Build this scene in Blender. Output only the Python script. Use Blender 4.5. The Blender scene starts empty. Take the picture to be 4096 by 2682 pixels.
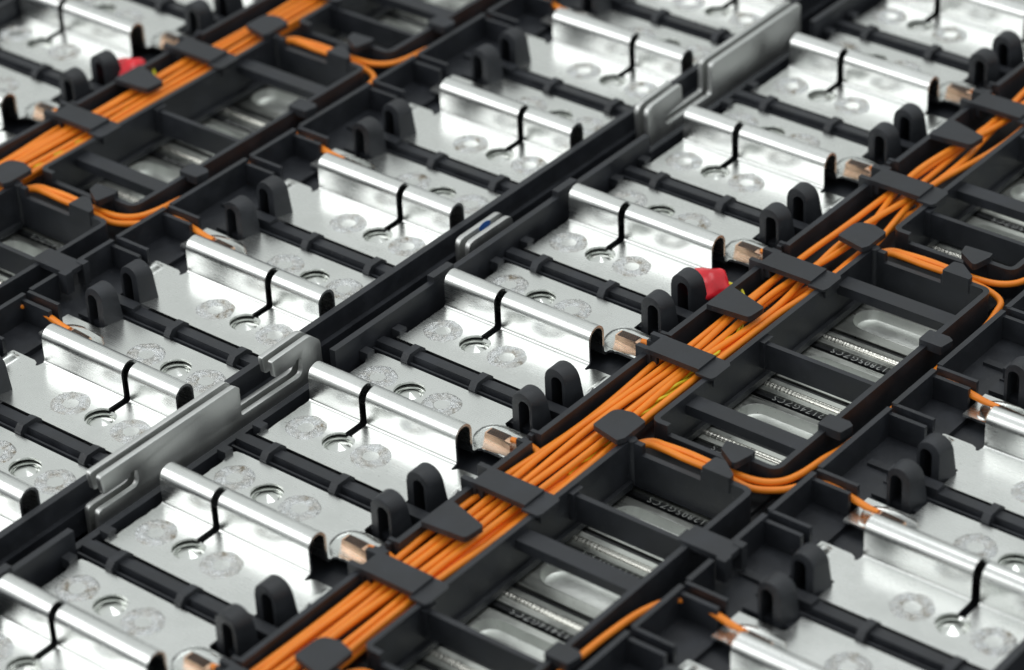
import bpy, bmesh, math, random
from mathutils import Vector, Matrix, noise
from mathutils.geometry import delaunay_2d_cdt

# One unit is the pitch of the battery cells (about 27 mm).
SC = bpy.context.scene
SC.unit_settings.scale_length = 0.027
COL = SC.collection
RND = random.Random(7)

# ------------------------------------------------------------------ camera
CAMR = ((0.7809761640, 0.6232372234, -0.0406398151),
        (0.3152860343, -0.4495807410, -0.8357462976),
        (-0.5391390802, 0.6398847714, -0.5476098351))      # right, down, forward
CAMC = Vector((16.1112956, -18.5598771, 16.1651967))
FPX = 12182.6 / 4096.0
cam = bpy.data.cameras.new('camera')
cam.sensor_width = 36.0
cam.lens = 36.0 * FPX
cam.clip_start = 0.5
cam.clip_end = 500
cam.dof.use_dof = True
cam.dof.focus_distance = 28.9
cam.dof.aperture_fstop = 0.33
cam.dof.aperture_blades = 8
cam_ob = bpy.data.objects.new('camera', cam)
COL.objects.link(cam_ob)
r, d, f = (Vector(v) for v in CAMR)
m3 = Matrix((r, -d, -f)).transposed()
cam_ob.matrix_world = Matrix.Translation(CAMC) @ m3.to_4x4()
SC.camera = cam_ob

def in_view(x, y, z=0.0, margin=0.10):
    v = Vector((x, y, z)) - CAMC
    a, b, c = v.dot(r), v.dot(d), v.dot(f)
    u, w = FPX * a / c, FPX * b / c
    return abs(u) < 0.5 + margin and abs(w) < 0.5 * 2682 / 4096 + margin

# ------------------------------------------------------------------ light
world = bpy.data.worlds.new('World')
SC.world = world
world.use_nodes = True
nt = world.node_tree
nt.nodes.clear()
wo = nt.nodes.new('ShaderNodeOutputWorld')
bg = nt.nodes.new('ShaderNodeBackground')
tc = nt.nodes.new('ShaderNodeTexCoord')
sx = nt.nodes.new('ShaderNodeSeparateXYZ')
mr = nt.nodes.new('ShaderNodeMapRange')
mr.inputs[1].default_value = -1.0
mr.inputs[2].default_value = 1.0
rp = nt.nodes.new('ShaderNodeValToRGB')
els = rp.color_ramp.elements
els[0].position, els[0].color = 0.40, (0.02, 0.022, 0.025, 1)
els[1].position, els[1].color = 0.98, (0.72, 0.75, 0.75, 1)
e = els.new(0.50); e.color = (0.27, 0.285, 0.30, 1)
e = els.new(0.60); e.color = (0.46, 0.48, 0.475, 1)
e = els.new(0.72); e.color = (0.62, 0.65, 0.63, 1)
nt.links.new(tc.outputs['Generated'], sx.inputs[0])
nt.links.new(sx.outputs[2], mr.inputs[0])
nt.links.new(mr.outputs[0], rp.inputs[0])
nt.links.new(rp.outputs[0], bg.inputs[0])
nt.links.new(bg.outputs[0], wo.inputs[0])
bg.inputs[1].default_value = 1.0

def area(name, loc, target, sx_, sy_, power, col):
    l = bpy.data.lights.new(name, 'AREA')
    l.shape = 'RECTANGLE'
    l.size, l.size_y = sx_, sy_
    l.energy = power
    l.color = col
    o = bpy.data.objects.new(name, l)
    COL.objects.link(o)
    o.location = loc
    o.rotation_euler = (Vector(target) - Vector(loc)).to_track_quat('-Z', 'Y').to_euler()
    return o

def softbox(name, direction, dist, w, h, radiance, col, centre=(0, 0, 0)):
    dv = Vector(direction).normalized()
    return area(name, Vector(centre) + dv * dist, centre, w, h, radiance * math.pi * w * h, col)

softbox('window_light', (-0.62, -0.60, 0.60), 34, 28, 19, 1.75, (1.0, 1.0, 1.0), (0, -1, 0))
softbox('ceiling_light', (0.05, 0.25, 1.0), 30, 16, 12, 2.7, (0.98, 0.99, 1.0))

SC.view_settings.view_transform = 'Standard'
SC.view_settings.look = 'None'
SC.view_settings.exposure = 0.0
SC.view_settings.gamma = 1.0

# ------------------------------------------------------------------ materials
def new_mat(name):
    m = bpy.data.materials.new(name)
    m.use_nodes = True
    n = m.node_tree
    n.nodes.clear()
    out = n.nodes.new('ShaderNodeOutputMaterial')
    b = n.nodes.new('ShaderNodeBsdfPrincipled')
    n.links.new(b.outputs[0], out.inputs[0])
    return m, n, b

def coords(n, scale=(1, 1, 1), rnd=True):
    t = n.nodes.new('ShaderNodeTexCoord')
    mp = n.nodes.new('ShaderNodeMapping')
    mp.inputs['Scale'].default_value = scale
    n.links.new(t.outputs['Object'], mp.inputs[0])
    if rnd:
        oi = n.nodes.new('ShaderNodeObjectInfo')
        mu = n.nodes.new('ShaderNodeMath'); mu.operation = 'MULTIPLY'
        mu.inputs[1].default_value = 37.0
        cb = n.nodes.new('ShaderNodeCombineXYZ')
        n.links.new(oi.outputs['Random'], mu.inputs[0])
        for i in range(3):
            n.links.new(mu.outputs[0], cb.inputs[i])
        n.links.new(cb.outputs[0], mp.inputs['Location'])
    return mp.outputs[0]

def noise_tex(n, vec, scale, detail=4, rough=0.55):
    t = n.nodes.new('ShaderNodeTexNoise')
    t.inputs['Scale'].default_value = scale
    t.inputs['Detail'].default_value = detail
    t.inputs['Roughness'].default_value = rough
    n.links.new(vec, t.inputs['Vector'])
    return t.outputs[0]

def ramp(n, fac, stops):
    rr = n.nodes.new('ShaderNodeValToRGB')
    el = rr.color_ramp.elements
    el[0].position, el[0].color = stops[0][0], tuple(stops[0][1]) + (1,)
    el[1].position, el[1].color = stops[-1][0], tuple(stops[-1][1]) + (1,)
    for p, c in stops[1:-1]:
        q = el.new(p); q.color = tuple(c) + (1,)
    n.links.new(fac, rr.inputs[0])
    return rr.outputs[0]

def mrange(n, fac, a, b_, lo=0.3, hi=0.7):
    t = n.nodes.new('ShaderNodeMapRange')
    t.inputs[1].default_value, t.inputs[2].default_value = lo, hi
    t.inputs[3].default_value, t.inputs[4].default_value = a, b_
    n.links.new(fac, t.inputs[0])
    return t.outputs[0]

def bump(n, b, h, strength, dist, prev=None):
    t = n.nodes.new('ShaderNodeBump')
    t.inputs['Strength'].default_value = strength
    t.inputs['Distance'].default_value = dist
    n.links.new(h, t.inputs['Height'])
    if prev is not None:
        n.links.new(prev, t.inputs['Normal'])
    n.links.new(t.outputs[0], b.inputs['Normal'])
    return t.outputs[0]

def metal(name, base, rough, brush=(2.5, 130, 130), brush_b=0.02, rough_var=0.08, spots=True, smear=0.0):
    m, n, b = new_mat(name)
    b.inputs['Metallic'].default_value = 1.0
    v = coords(n, brush)
    v2 = coords(n, (1, 1, 1))
    nz = noise_tex(n, v, 1.0, 3, 0.6)
    big = noise_tex(n, v2, 2.2, 5, 0.6)
    col = ramp(n, big, [(0.25, [c * 0.94 for c in base]), (0.5, base), (0.8, [min(1, c * 1.03) for c in base])])
    if spots:
        sp = noise_tex(n, v2, 46.0, 2, 0.5)
        spf = mrange(n, sp, 0.0, 1.0, 0.70, 0.76)
        mx = n.nodes.new('ShaderNodeMix'); mx.data_type = 'RGBA'
        n.links.new(spf, mx.inputs[0])
        n.links.new(col, mx.inputs[6])
        mx.inputs[7].default_value = (base[0] * 0.45, base[1] * 0.44, base[2] * 0.42, 1)
        col = mx.outputs[2]
    n.links.new(col, b.inputs['Base Color'])
    r1 = mrange(n, nz, rough - rough_var * 0.5, rough + rough_var * 0.5)
    r2 = mrange(n, big, -rough_var * 0.6, rough_var * 0.8)
    ad = n.nodes.new('ShaderNodeMath'); ad.operation = 'ADD'; ad.use_clamp = True
    n.links.new(r1, ad.inputs[0]); n.links.new(r2, ad.inputs[1])
    n.links.new(ad.outputs[0], b.inputs['Roughness'])
    p = bump(n, b, nz, brush_b, 0.02)
    wav = noise_tex(n, v2, 3.0, 2, 0.5)
    bump(n, b, wav, 0.06 + smear, 0.05, p)
    return m

MAT_ALU = metal('tinned_metal', (0.83, 0.845, 0.83), 0.26, smear=-0.045)
MAT_ALU2 = metal('link_metal', (0.68, 0.69, 0.68), 0.42, brush=(90, 60.0, 4.0), brush_b=0.12, spots=False, smear=-0.05)
MAT_LID = metal('cell_lid_metal', (0.68, 0.70, 0.66), 0.36, brush=(3, 40, 40), brush_b=0.03, rough_var=0.16, smear=0.1)
MAT_RECESS = metal('pressed_vent_metal', (0.76, 0.78, 0.75), 0.42, brush=(40, 40, 40), brush_b=0.12, rough_var=0.12, smear=0.15)
MAT_BEAD = metal('weld_bead_metal', (0.86, 0.85, 0.78), 0.27, brush=(70, 4, 4), brush_b=0.25, spots=False)
MAT_TERM = metal('terminal_metal', (0.78, 0.80, 0.77), 0.16, brush=(12, 12, 12), brush_b=0.05, spots=False)

def weld_mat():
    m, n, b = new_mat('weld_metal')
    b.inputs['Metallic'].default_value = 1.0
    v = coords(n)
    a = noise_tex(n, v, 26, 6, 0.7)
    c = noise_tex(n, v, 8, 3, 0.6)
    col = ramp(n, c, [(0.30, (0.34, 0.29, 0.22)), (0.38, (0.66, 0.65, 0.62)), (0.6, (0.82, 0.84, 0.85)), (0.8, (0.94, 0.95, 0.94))])
    n.links.new(col, b.inputs['Base Color'])
    n.links.new(mrange(n, a, 0.14, 0.34), b.inputs['Roughness'])
    p = bump(n, b, a, 0.9, 0.03)
    fine = noise_tex(n, v, 90, 3, 0.6)
    bump(n, b, fine, 0.35, 0.008, p)
    return m
MAT_WELD = weld_mat()

def plastic(name, base, rough=0.5, grain=0.25):
    m, n, b = new_mat(name)
    v = coords(n)
    big = noise_tex(n, v, 3.0, 5, 0.65)
    fine = noise_tex(n, v, 110, 2, 0.6)
    col = ramp(n, big, [(0.3, [c * 0.72 for c in base]), (0.5, base), (0.72, [c * 1.5 for c in base])])
    dust = noise_tex(n, v, 38, 2, 0.5)
    df = mrange(n, dust, 0.0, 1.0, 0.735, 0.77)
    mx = n.nodes.new('ShaderNodeMix'); mx.data_type = 'RGBA'
    n.links.new(df, mx.inputs[0])
    n.links.new(col, mx.inputs[6])
    mx.inputs[7].default_value = (0.11, 0.11, 0.11, 1)
    n.links.new(mx.outputs[2], b.inputs['Base Color'])
    n.links.new(mrange(n, big, rough - 0.12, rough + 0.12), b.inputs['Roughness'])
    b.inputs['Specular IOR Level'].default_value = 0.5
    p = bump(n, b, fine, grain, 0.012)
    bump(n, b, big, 0.08, 0.05, p)
    return m
MAT_BLK = plastic('black_plastic', (0.0205, 0.0228, 0.0285), 0.42)
MAT_BLK2 = plastic('clip_plastic', (0.0240, 0.0265, 0.0320), 0.46, 0.4)
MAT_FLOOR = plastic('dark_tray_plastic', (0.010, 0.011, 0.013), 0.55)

def simple(name, base, rough, metallic=0.0, var=0.12, scale=8, bumpy=0.0, **kw):
    m, n, b = new_mat(name)
    v = coords(n)
    nz = noise_tex(n, v, scale, 4, 0.6)
    n.links.new(ramp(n, nz, [(0.35, [c * (1 - var) for c in base]), (0.65, [min(1, c * (1 + var)) for c in base])]), b.inputs['Base Color'])
    b.inputs['Roughness'].default_value = rough
    b.inputs['Metallic'].default_value = metallic
    for k, val in kw.items():
        b.inputs[k.replace('_', ' ')].default_value = val
    if bumpy:
        bump(n, b, noise_tex(n, v, 40, 3, 0.6), bumpy, 0.01)
    return m
MAT_WIRE = simple('orange_insulation', (1.0, 0.275, 0.02), 0.42, var=0.07, scale=3, bumpy=0.1)
MAT_YEL = simple('yellow_insulation', (0.72, 0.66, 0.03), 0.4)
MAT_COPPER = simple('copper', (0.97, 0.60, 0.42), 0.24, 1.0, var=0.10, scale=12, bumpy=0.12)
MAT_DARKCU = simple('knurled_copper', (0.045, 0.025, 0.018), 0.4, 0.3, var=0.3, scale=30)
MAT_RED = simple('red_shrink_tube', (0.80, 0.020, 0.035), 0.25, var=0.2, scale=5, bumpy=0.1)
MAT_TXT = simple('etched_lettering', (0.40, 0.41, 0.40), 0.5)
MAT_BLUE = simple('blue_ink', (0.02, 0.10, 0.38), 0.3)
MAT_INK = simple('grey_print', (0.03, 0.03, 0.03), 0.6)

def gel():
    m, n, b = new_mat('clear_resin')
    b.inputs['Base Color'].default_value = (0.97, 0.98, 0.97, 1)
    b.inputs['Roughness'].default_value = 0.06
    b.inputs['IOR'].default_value = 1.22
    b.inputs['Transmission Weight'].default_value = 1.0
    v = coords(n)
    bump(n, b, noise_tex(n, v, 9, 2, 0.5), 0.15, 0.03)
    return m
MAT_GEL = gel()

# ------------------------------------------------------------------ mesh helpers
def finish(bm, name, mat, bev=0.0, seg=2, sharp=35, smooth=True):
    if bev > 0:
        es = [e for e in bm.edges if len(e.link_faces) == 2 and e.calc_face_angle(0) > math.radians(38)]
        if es:
            bmesh.ops.bevel(bm, geom=es, offset=bev, segments=seg, profile=0.6, affect='EDGES', clamp_overlap=True)
    bmesh.ops.recalc_face_normals(bm, faces=bm.faces[:])
    me = bpy.data.meshes.new(name)
    bm.to_mesh(me)
    bm.free()
    if smooth:
        me.polygons.foreach_set('use_smooth', [True] * len(me.polygons))
        me.set_sharp_from_angle(angle=math.radians(sharp))
    me.materials.append(mat)
    return me

def prism_into(bm, pts, a, b, axis='z'):
    def P(p, h):
        if axis == 'z': return (p[0], p[1], h)
        if axis == 'y': return (p[0], h, p[1])
        return (h, p[0], p[1])
    lo = [bm.verts.new(P(p, a)) for p in pts]
    hi = [bm.verts.new(P(p, b)) for p in pts]
    n = len(pts)
    bm.faces.new(lo[::-1]); bm.faces.new(hi)
    for i in range(n):
        bm.faces.new((lo[i], lo[(i + 1) % n], hi[(i + 1) % n], hi[i]))

def prism(name, pts, a, b, mat, axis='z', bev=0.008, seg=2):
    bm = bmesh.new()
    prism_into(bm, pts, a, b, axis)
    return finish(bm, name, mat, bev, seg)

def rect(x0, x1, y0, y1):
    return [(x0, y0), (x1, y0), (x1, y1), (x0, y1)]

def box(name, x0, x1, y0, y1, z0, z1, mat=None, bev=0.008):
    return prism(name, rect(x0, x1, y0, y1), z0, z1, mat or MAT_BLK, 'z', bev)

def boxes(name, lst, mat=None, bev=0.008):
    bm = bmesh.new()
    for (x0, x1, y0, y1, z0, z1) in lst:
        prism_into(bm, rect(x0, x1, y0, y1), z0, z1)
    return finish(bm, name, mat or MAT_BLK, bev)

def rounded(pts, rad, seg=6):
    """round every corner (x, y[, r]) of an open or closed polyline"""
    out = []
    n = len(pts)
    for i, p in enumerate(pts):
        rr = p[2] if len(p) > 2 else rad
        a = Vector(pts[i - 1][:2]); b = Vector(p[:2]); c = Vector(pts[(i + 1) % n][:2])
        if rr <= 0:
            out.append((b.x, b.y)); continue
        u = (a - b).normalized(); v = (c - b).normalized()
        ang = u.angle(v)
        t = min(rr / math.tan(ang / 2), (a - b).length * 0.49, (c - b).length * 0.49)
        p0 = b + u * t; p1 = b + v * t
        for k in range(seg + 1):
            w = k / seg
            q = p0.lerp(b, w).lerp(b.lerp(p1, w), w)
            out.append((q.x, q.y))
    return out

def open_rounded(pts, rad, seg=6):
    full = rounded([(p[0], p[1], 0) if i in (0, len(pts) - 1) else p for i, p in enumerate(pts)], rad, seg)
    return full

def wall_into(bm, path, t, z0, z1):
    L = []; R_ = []
    n = len(path)
    for i in range(n):
        p = Vector(path[i])
        a = Vector(path[max(i - 1, 0)]); b = Vector(path[min(i + 1, n - 1)])
        d1 = (p - a).normalized() if i > 0 else (b - p).normalized()
        d2 = (b - p).normalized() if i < n - 1 else d1
        dd = (d1 + d2).normalized()
        nn = Vector((-dd.y, dd.x))
        k = 1 / max(0.5, nn.dot(Vector((-d1.y, d1.x))))
        L.append(p + nn * t * 0.5 * k); R_.append(p - nn * t * 0.5 * k)
    prism_into(bm, [tuple(v) for v in L] + [tuple(v) for v in reversed(R_)], z0, z1)

def wall(name, path, t, z0, z1, mat=None, bev=0.008):
    bm = bmesh.new()
    wall_into(bm, path, t, z0, z1)
    return finish(bm, name, mat or MAT_BLK, bev)

def tube(name, pts, rad, mat, sides=10, closed_ends=True, radii=None):
    verts = []; faces = []
    n = len(pts)
    pts = [Vector(p) for p in pts]
    tprev = None; up = Vector((0, 0, 1))
    nrm = None
    for i in range(n):
        t = (pts[min(i + 1, n - 1)] - pts[max(i - 1, 0)]).normalized()
        if nrm is None:
            nrm = up.cross(t)
            if nrm.length < 1e-4: nrm = Vector((1, 0, 0))
            nrm.normalize()
        else:
            nrm = (nrm - t * nrm.dot(t)).normalized()
        bn = t.cross(nrm)
        rr = radii[i] if radii else rad
        for k in range(sides):
            a = 2 * math.pi * k / sides
            verts.append(pts[i] + (nrm * math.cos(a) + bn * math.sin(a)) * rr)
    for i in range(n - 1):
        for k in range(sides):
            k2 = (k + 1) % sides
            faces.append((i * sides + k, i * sides + k2, (i + 1) * sides + k2, (i + 1) * sides + k))
    if closed_ends:
        faces.append(tuple(range(sides))[::-1])
        faces.append(tuple((n - 1) * sides + k for k in range(sides)))
    me = bpy.data.meshes.new(name)
    me.from_pydata(verts, [], faces)
    me.polygons.foreach_set('use_smooth', [True] * len(me.polygons))
    me.set_sharp_from_angle(angle=math.radians(50))
    me.materials.append(mat)
    return me

def smooth_path(ctrl, n_per=8):
    P = [Vector(c) for c in ctrl]
    P = [P[0] * 2 - P[1]] + P + [P[-1] * 2 - P[-2]]
    out = []
    for i in range(1, len(P) - 2):
        p0, p1, p2, p3 = P[i - 1:i + 3]
        for k in range(n_per):
            t = k / n_per
            out.append(0.5 * ((2 * p1) + (p2 - p0) * t + (2 * p0 - 5 * p1 + 4 * p2 - p3) * t * t + (3 * p1 - p0 - 3 * p2 + p3) * t ** 3))
    out.append(P[-2])
    return out

def lathe(name, prof, mat, n=40, sharp=25):
    verts = []; faces = []
    for (rr, z) in prof:
        for k in range(n):
            a = 2 * math.pi * k / n
            verts.append((rr * math.cos(a), rr * math.sin(a), z))
    for i in range(len(prof) - 1):
        for k in range(n):
            k2 = (k + 1) % n
            faces.append((i * n + k, i * n + k2, (i + 1) * n + k2, (i + 1) * n + k))
    faces.append(tuple(range(n))[::-1])
    me = bpy.data.meshes.new(name)
    me.from_pydata(verts, [], faces)
    bm = bmesh.new(); bm.from_mesh(me)
    bmesh.ops.recalc_face_normals(bm, faces=bm.faces[:])
    bm.to_mesh(me); bm.free()
    me.polygons.foreach_set('use_smooth', [True] * len(me.polygons))
    me.set_sharp_from_angle(angle=math.radians(sharp))
    me.materials.append(mat)
    return me

def in_poly(x, y, poly):
    c = False
    j = len(poly) - 1
    for i in range(len(poly)):
        xi, yi = poly[i]; xj, yj = poly[j]
        if (yi > y) != (yj > y) and x < (xj - xi) * (y - yi) / (yj - yi) + xi:
            c = not c
        j = i
    return c

def sheet(name, outline, holes, smap, t, mat, bends=(), extra=(), xr=(-2, 2), flip=False, sharp=40, bev=True):
    """sheet metal: cut in (x, s), folded by smap(x, s) -> (point, normal)"""
    vs = []; es = []
    for poly in [outline] + list(holes):
        b = len(vs)
        vs += [Vector(p) for p in poly]
        es += [(b + i, b + (i + 1) % len(poly)) for i in range(len(poly))]
    for s in bends:
        b = len(vs)
        vs += [Vector((xr[0], s)), Vector((xr[1], s))]
        es.append((b, b + 1))
    vs += [Vector(p) for p in extra]
    V, E_, F_, *_r = delaunay_2d_cdt(vs, es, [], 0, 1e-6)
    tris = []
    for fc in F_:
        cx = sum(V[i].x for i in fc) / len(fc); cy = sum(V[i].y for i in fc) / len(fc)
        if in_poly(cx, cy, outline) and not any(in_poly(cx, cy, h) for h in holes):
            tris.append(fc)
    used = sorted({i for fc in tris for i in fc})
    idx = {v: k for k, v in enumerate(used)}
    top = []; bot = []
    for i in used:
        p, n = smap(V[i].x, V[i].y)
        p = Vector(p); n = Vector(n)
        top.append(p); bot.append(p - n * t)
    N = len(used)
    cnt = {}
    faces = []
    for fc in tris:
        ff = [idx[i] for i in fc]
        faces.append(tuple(ff))
        faces.append(tuple(N + i for i in reversed(ff)))
        for k in range(len(ff)):
            a, b = ff[k], ff[(k + 1) % len(ff)]
            cnt[(a, b)] = cnt.get((a, b), 0) + 1
    for (a, b) in list(cnt):
        if (b, a) not in cnt:
            faces.append((b, a, N + a, N + b))
    verts = top + bot
    if flip:
        verts = [Vector((-v.x, v.y, v.z)) for v in verts]
        faces = [tuple(reversed(q)) for q in faces]
    me = bpy.data.meshes.new(name)
    me.from_pydata(verts, [], faces)
    me.polygons.foreach_set('use_smooth', [True] * len(me.polygons))
    me.set_sharp_from_angle(angle=math.radians(sharp))
    me.materials.append(mat)
    return me

# ------------------------------------------------------------------ object helpers
def thing(name, label, cat, loc=(0, 0, 0), group=None):
    o = bpy.data.objects.new(name, None)
    o.empty_display_size = 0.2
    COL.objects.link(o)
    o.location = loc
    o['label'] = label; o['category'] = cat
    if group: o['group'] = group
    return o

def part(name, me, parent, loc=(0, 0, 0), label=None):
    o = bpy.data.objects.new(name, me)
    COL.objects.link(o)
    o.parent = parent
    o.location = loc
    if label: o['label'] = label
    return o

def single(name, me, label, cat, loc=(0, 0, 0), group=None):
    o = bpy.data.objects.new(name, me)
    COL.objects.link(o)
    o.location = loc
    o['label'] = label; o['category'] = cat
    if group: o['group'] = group
    return o

def copy_tree(o, parent=None):
    c = o.copy(); COL.objects.link(c)
    if parent: c.parent = parent
    for ch in list(o.children):
        copy_tree(ch, c)
    return c

ORD = ['lowest', 'second from the bottom', 'third from the bottom', 'fourth from the bottom', 'fifth from the bottom',
       'sixth from the bottom', 'seventh from the bottom', 'eighth from the bottom', 'ninth from the bottom',
       'tenth from the bottom', 'eleventh from the bottom', 'twelfth from the bottom', 'thirteenth from the bottom',
       'fourteenth from the bottom', 'fifteenth from the bottom', 'sixteenth from the bottom', 'seventeenth from the bottom',
       'eighteenth from the bottom', 'nineteenth from the bottom', 'twentieth from the bottom']

# ------------------------------------------------------------------ connector plate
RF, R_A, H_L = 0.03, 0.118, 0.245
S = [0.0] * 8
S[0] = 0.33
S[1] = S[0] + RF * math.pi / 2
S[2] = S[1] + (H_L - RF)
S[3] = S[2] + R_A * math.pi
S[4] = S[3] + (H_L - RF)
S[5] = S[4] + RF * math.pi / 2
YB0 = 0.36 + 2 * R_A + RF
S_OF = S[5] - YB0                      # back plate: y = s - S_OF
T_PL = 0.026

def sm01(v):
    v = max(0.0, min(1.0, v))
    return v * v * (3 - 2 * v)

def emboss(x, y):
    # pressed rib near the outer end of the front flap
    ax = 1 - sm01((abs(x - 1.44) - 0.015) / 0.055)
    ay = 1 - sm01((abs(y - 0.12) - 0.11) / 0.06)
    return 0.055 * ax * ay

def plate_map(x, s):
    if s <= S[0]:
        return (x, s, emboss(x, s)), (0, 0, 1)
    if s <= S[1]:
        a = (s - S[0]) / RF
        return (x, S[0] + RF * math.sin(a), RF - RF * math.cos(a)), (0, -math.sin(a), math.cos(a))
    if s <= S[2]:
        return (x, 0.36, RF + s - S[1]), (0, -1, 0)
    if s <= S[3]:
        a = (s - S[2]) / R_A
        return (x, 0.36 + R_A - R_A * math.cos(a), H_L + R_A * math.sin(a)), (0, -math.cos(a), math.sin(a))
    if s <= S[4]:
        return (x, 0.36 + 2 * R_A, H_L - (s - S[3])), (0, 1, 0)
    if s <= S[5]:
        a = (s - S[4]) / RF
        return (x, 0.36 + 2 * R_A + RF - RF * math.cos(a), RF - RF * math.sin(a)), (0, math.cos(a), math.sin(a))
    return (x, s - S_OF, 0), (0, 0, 1)

def circle(cx, cy, rr, n=40, a0=0):
    return [(cx + rr * math.cos(a0 + 2 * math.pi * k / n), cy + rr * math.sin(a0 + 2 * math.pi * k / n)) for k in range(n)]

HR = 0.155
def plate_mesh(flip, seed):
    rn = random.Random(seed)
    yb = lambda y: y + S_OF
    out = []
    # ragged sheared left edge (from the back to the front)
    out += [(-0.67, yb(1.335)), (-0.60, yb(1.345))][::-1]
    e = []
    y = 1.29
    while y > 0.70:
        e.append((-0.665 + rn.uniform(-0.006, 0.006) - (0.03 if y > 1.18 else 0), yb(y))); y -= rn.uniform(0.05, 0.09)
    out += e
    out += [(-0.668, yb(0.66)), (-0.67, S[5]), (-0.67, S[0])]
    y = 0.27
    while y > -0.22:
        out.append((-0.668 + rn.uniform(-0.006, 0.006), y)); y -= rn.uniform(0.05, 0.09)
    out += [(-0.664, -0.23), (-0.705, -0.235), (-0.70, -0.35)]
    # front edge and the notch round the hoop
    out += [(1.115, -0.352), (1.12, -0.10), (1.13, -0.085), (1.38, -0.085), (1.42, -0.12), (1.47, -0.115), (1.53, 0.0), (1.53, 0.315), (1.51, 0.325),
            (1.22, 0.322), (1.175, 0.30), (1.15, 0.262), (1.13, 0.27), (1.12, S[0])]
    out += [(1.12, S[5]), (1.125, yb(0.665)), (1.15, yb(0.685)), (1.18, yb(0.675)), (1.20, yb(0.69)), (1.55, yb(0.69)), (1.55, yb(1.09)), (1.12, yb(1.09)), (1.08, yb(1.12)), (1.075, yb(1.34))]
    sw = 0.042
    s_end = S[2] + R_A * math.pi * 0.62
    key = []
    a0 = math.asin(sw / HR)
    n = 36
    for k in range(n + 1):
        a = math.pi / 2 + a0 + (2 * math.pi - 2 * a0) * k / n
        key.append((HR * math.cos(a), HR * math.sin(a)))
    key += [(sw, S[0]), (sw, S[1]), (sw, S[2]), (sw, s_end - 0.03), (sw * 0.5, s_end), (-sw * 0.5, s_end), (-sw, s_end - 0.03), (-sw, S[2]), (-sw, S[1]), (-sw, S[0])]
    back = circle(0, 1.02 + S_OF, HR, 40)
    bends = [S[0]] + [S[0] + (S[1] - S[0]) * k / 5 for k in range(1, 6)] + [S[2] + (S[3] - S[2]) * k / 16 for k in range(0, 17)] + [S[4] + (S[5] - S[4]) * k / 5 for k in range(0, 6)]
    extra = [(1.36 + 0.0131 * i, -0.07 + 0.0255 * j) for i in range(14) for j in range(15)]
    extra = [p for p in extra if in_poly(p[0], p[1], out)]
    return sheet('connector_sheet', out[::-1], [key, back], plate_map, T_PL, MAT_ALU, bends, extra, (-2, 2), flip)

def weld_mesh(seed, r_in=0.075, r_out=0.195):
    NR, NA = 14, 84
    verts = []; faces = []
    off = Vector((seed * 3.1, seed * 1.7, 0))
    for i in range(NR + 1):
        q = i / NR
        for k in range(NA):
            a = 2 * math.pi * k / NA
            wob = 1 + 0.05 * noise.noise(Vector((math.cos(a) * 1.5, math.sin(a) * 1.5, 0)) + off * 2)
            rr = (r_in + (r_out - r_in) * q) * (1.0 if i == 0 else wob)
            x, y = rr * math.cos(a) * 1.02, rr * math.sin(a) * 0.98
            env = math.sin(math.pi * min(1, max(0, q)))
            swirl = math.sin(a * 7 + q * 9 + 3 * noise.noise(Vector((x * 9, y * 9, seed))))
            h = (env ** 0.5) * (0.012 + 0.016 * noise.noise(Vector((x * 30, y * 30, seed * 5))) + 0.010 * noise.noise(Vector((x * 70, y * 70, seed * 3))) + 0.004 * swirl)
            if i in (0, NR): h = -0.0015
            verts.append((x, y, max(h, -0.0015) + (0.0012 if 0 < i < NR else 0)))
    for i in range(NR):
        for k in range(NA):
            k2 = (k + 1) % NA
            faces.append((i * NA + k, (i + 1) * NA + k, (i + 1) * NA + k2, i * NA + k2))
    me = bpy.data.meshes.new('weld_ring')
    me.from_pydata(verts, [], faces)
    me.polygons.foreach_set('use_smooth', [True] * len(me.polygons))
    me.materials.append(MAT_WELD)
    return me

PLATES = {False: [plate_mesh(False, k) for k in range(3)], True: [plate_mesh(True, k + 5) for k in range(3)]}
WELDS = [weld_mesh(k + 1) for k in range(6)]
WX = 0.398

def make_plate(flip, v):
    t = thing('connector_plate', '', 'connector plate')
    part('folded_sheet', PLATES[flip][v], t)
    q = v
    for (x, y) in ((-WX, 0), (WX, 0), (-WX, 1.02), (WX, 1.02)):
        part('weld_ring', WELDS[q % 6], t, (x, y, 0)); q += 1
    return t

# columns of plates: x of the holes, first y (mod 2), mirrored?
COLS = [('centre right', 0.0, 0.0, False, 'between the aluminium link bars and the sharp bundle of orange wires'),
        ('centre left', -2.10, -1.0, True, 'left of the black double rail in the middle'),
        ('right hand', 5.99, -1.0, True, 'in the lower right corner beside the vent openings'),
        ('far left', -8.09, 0.0, False, 'blurred at the far left behind the orange wires'),
        ('outermost left', -10.15, -1.0, True, 'at the upper left corner')]

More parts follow.
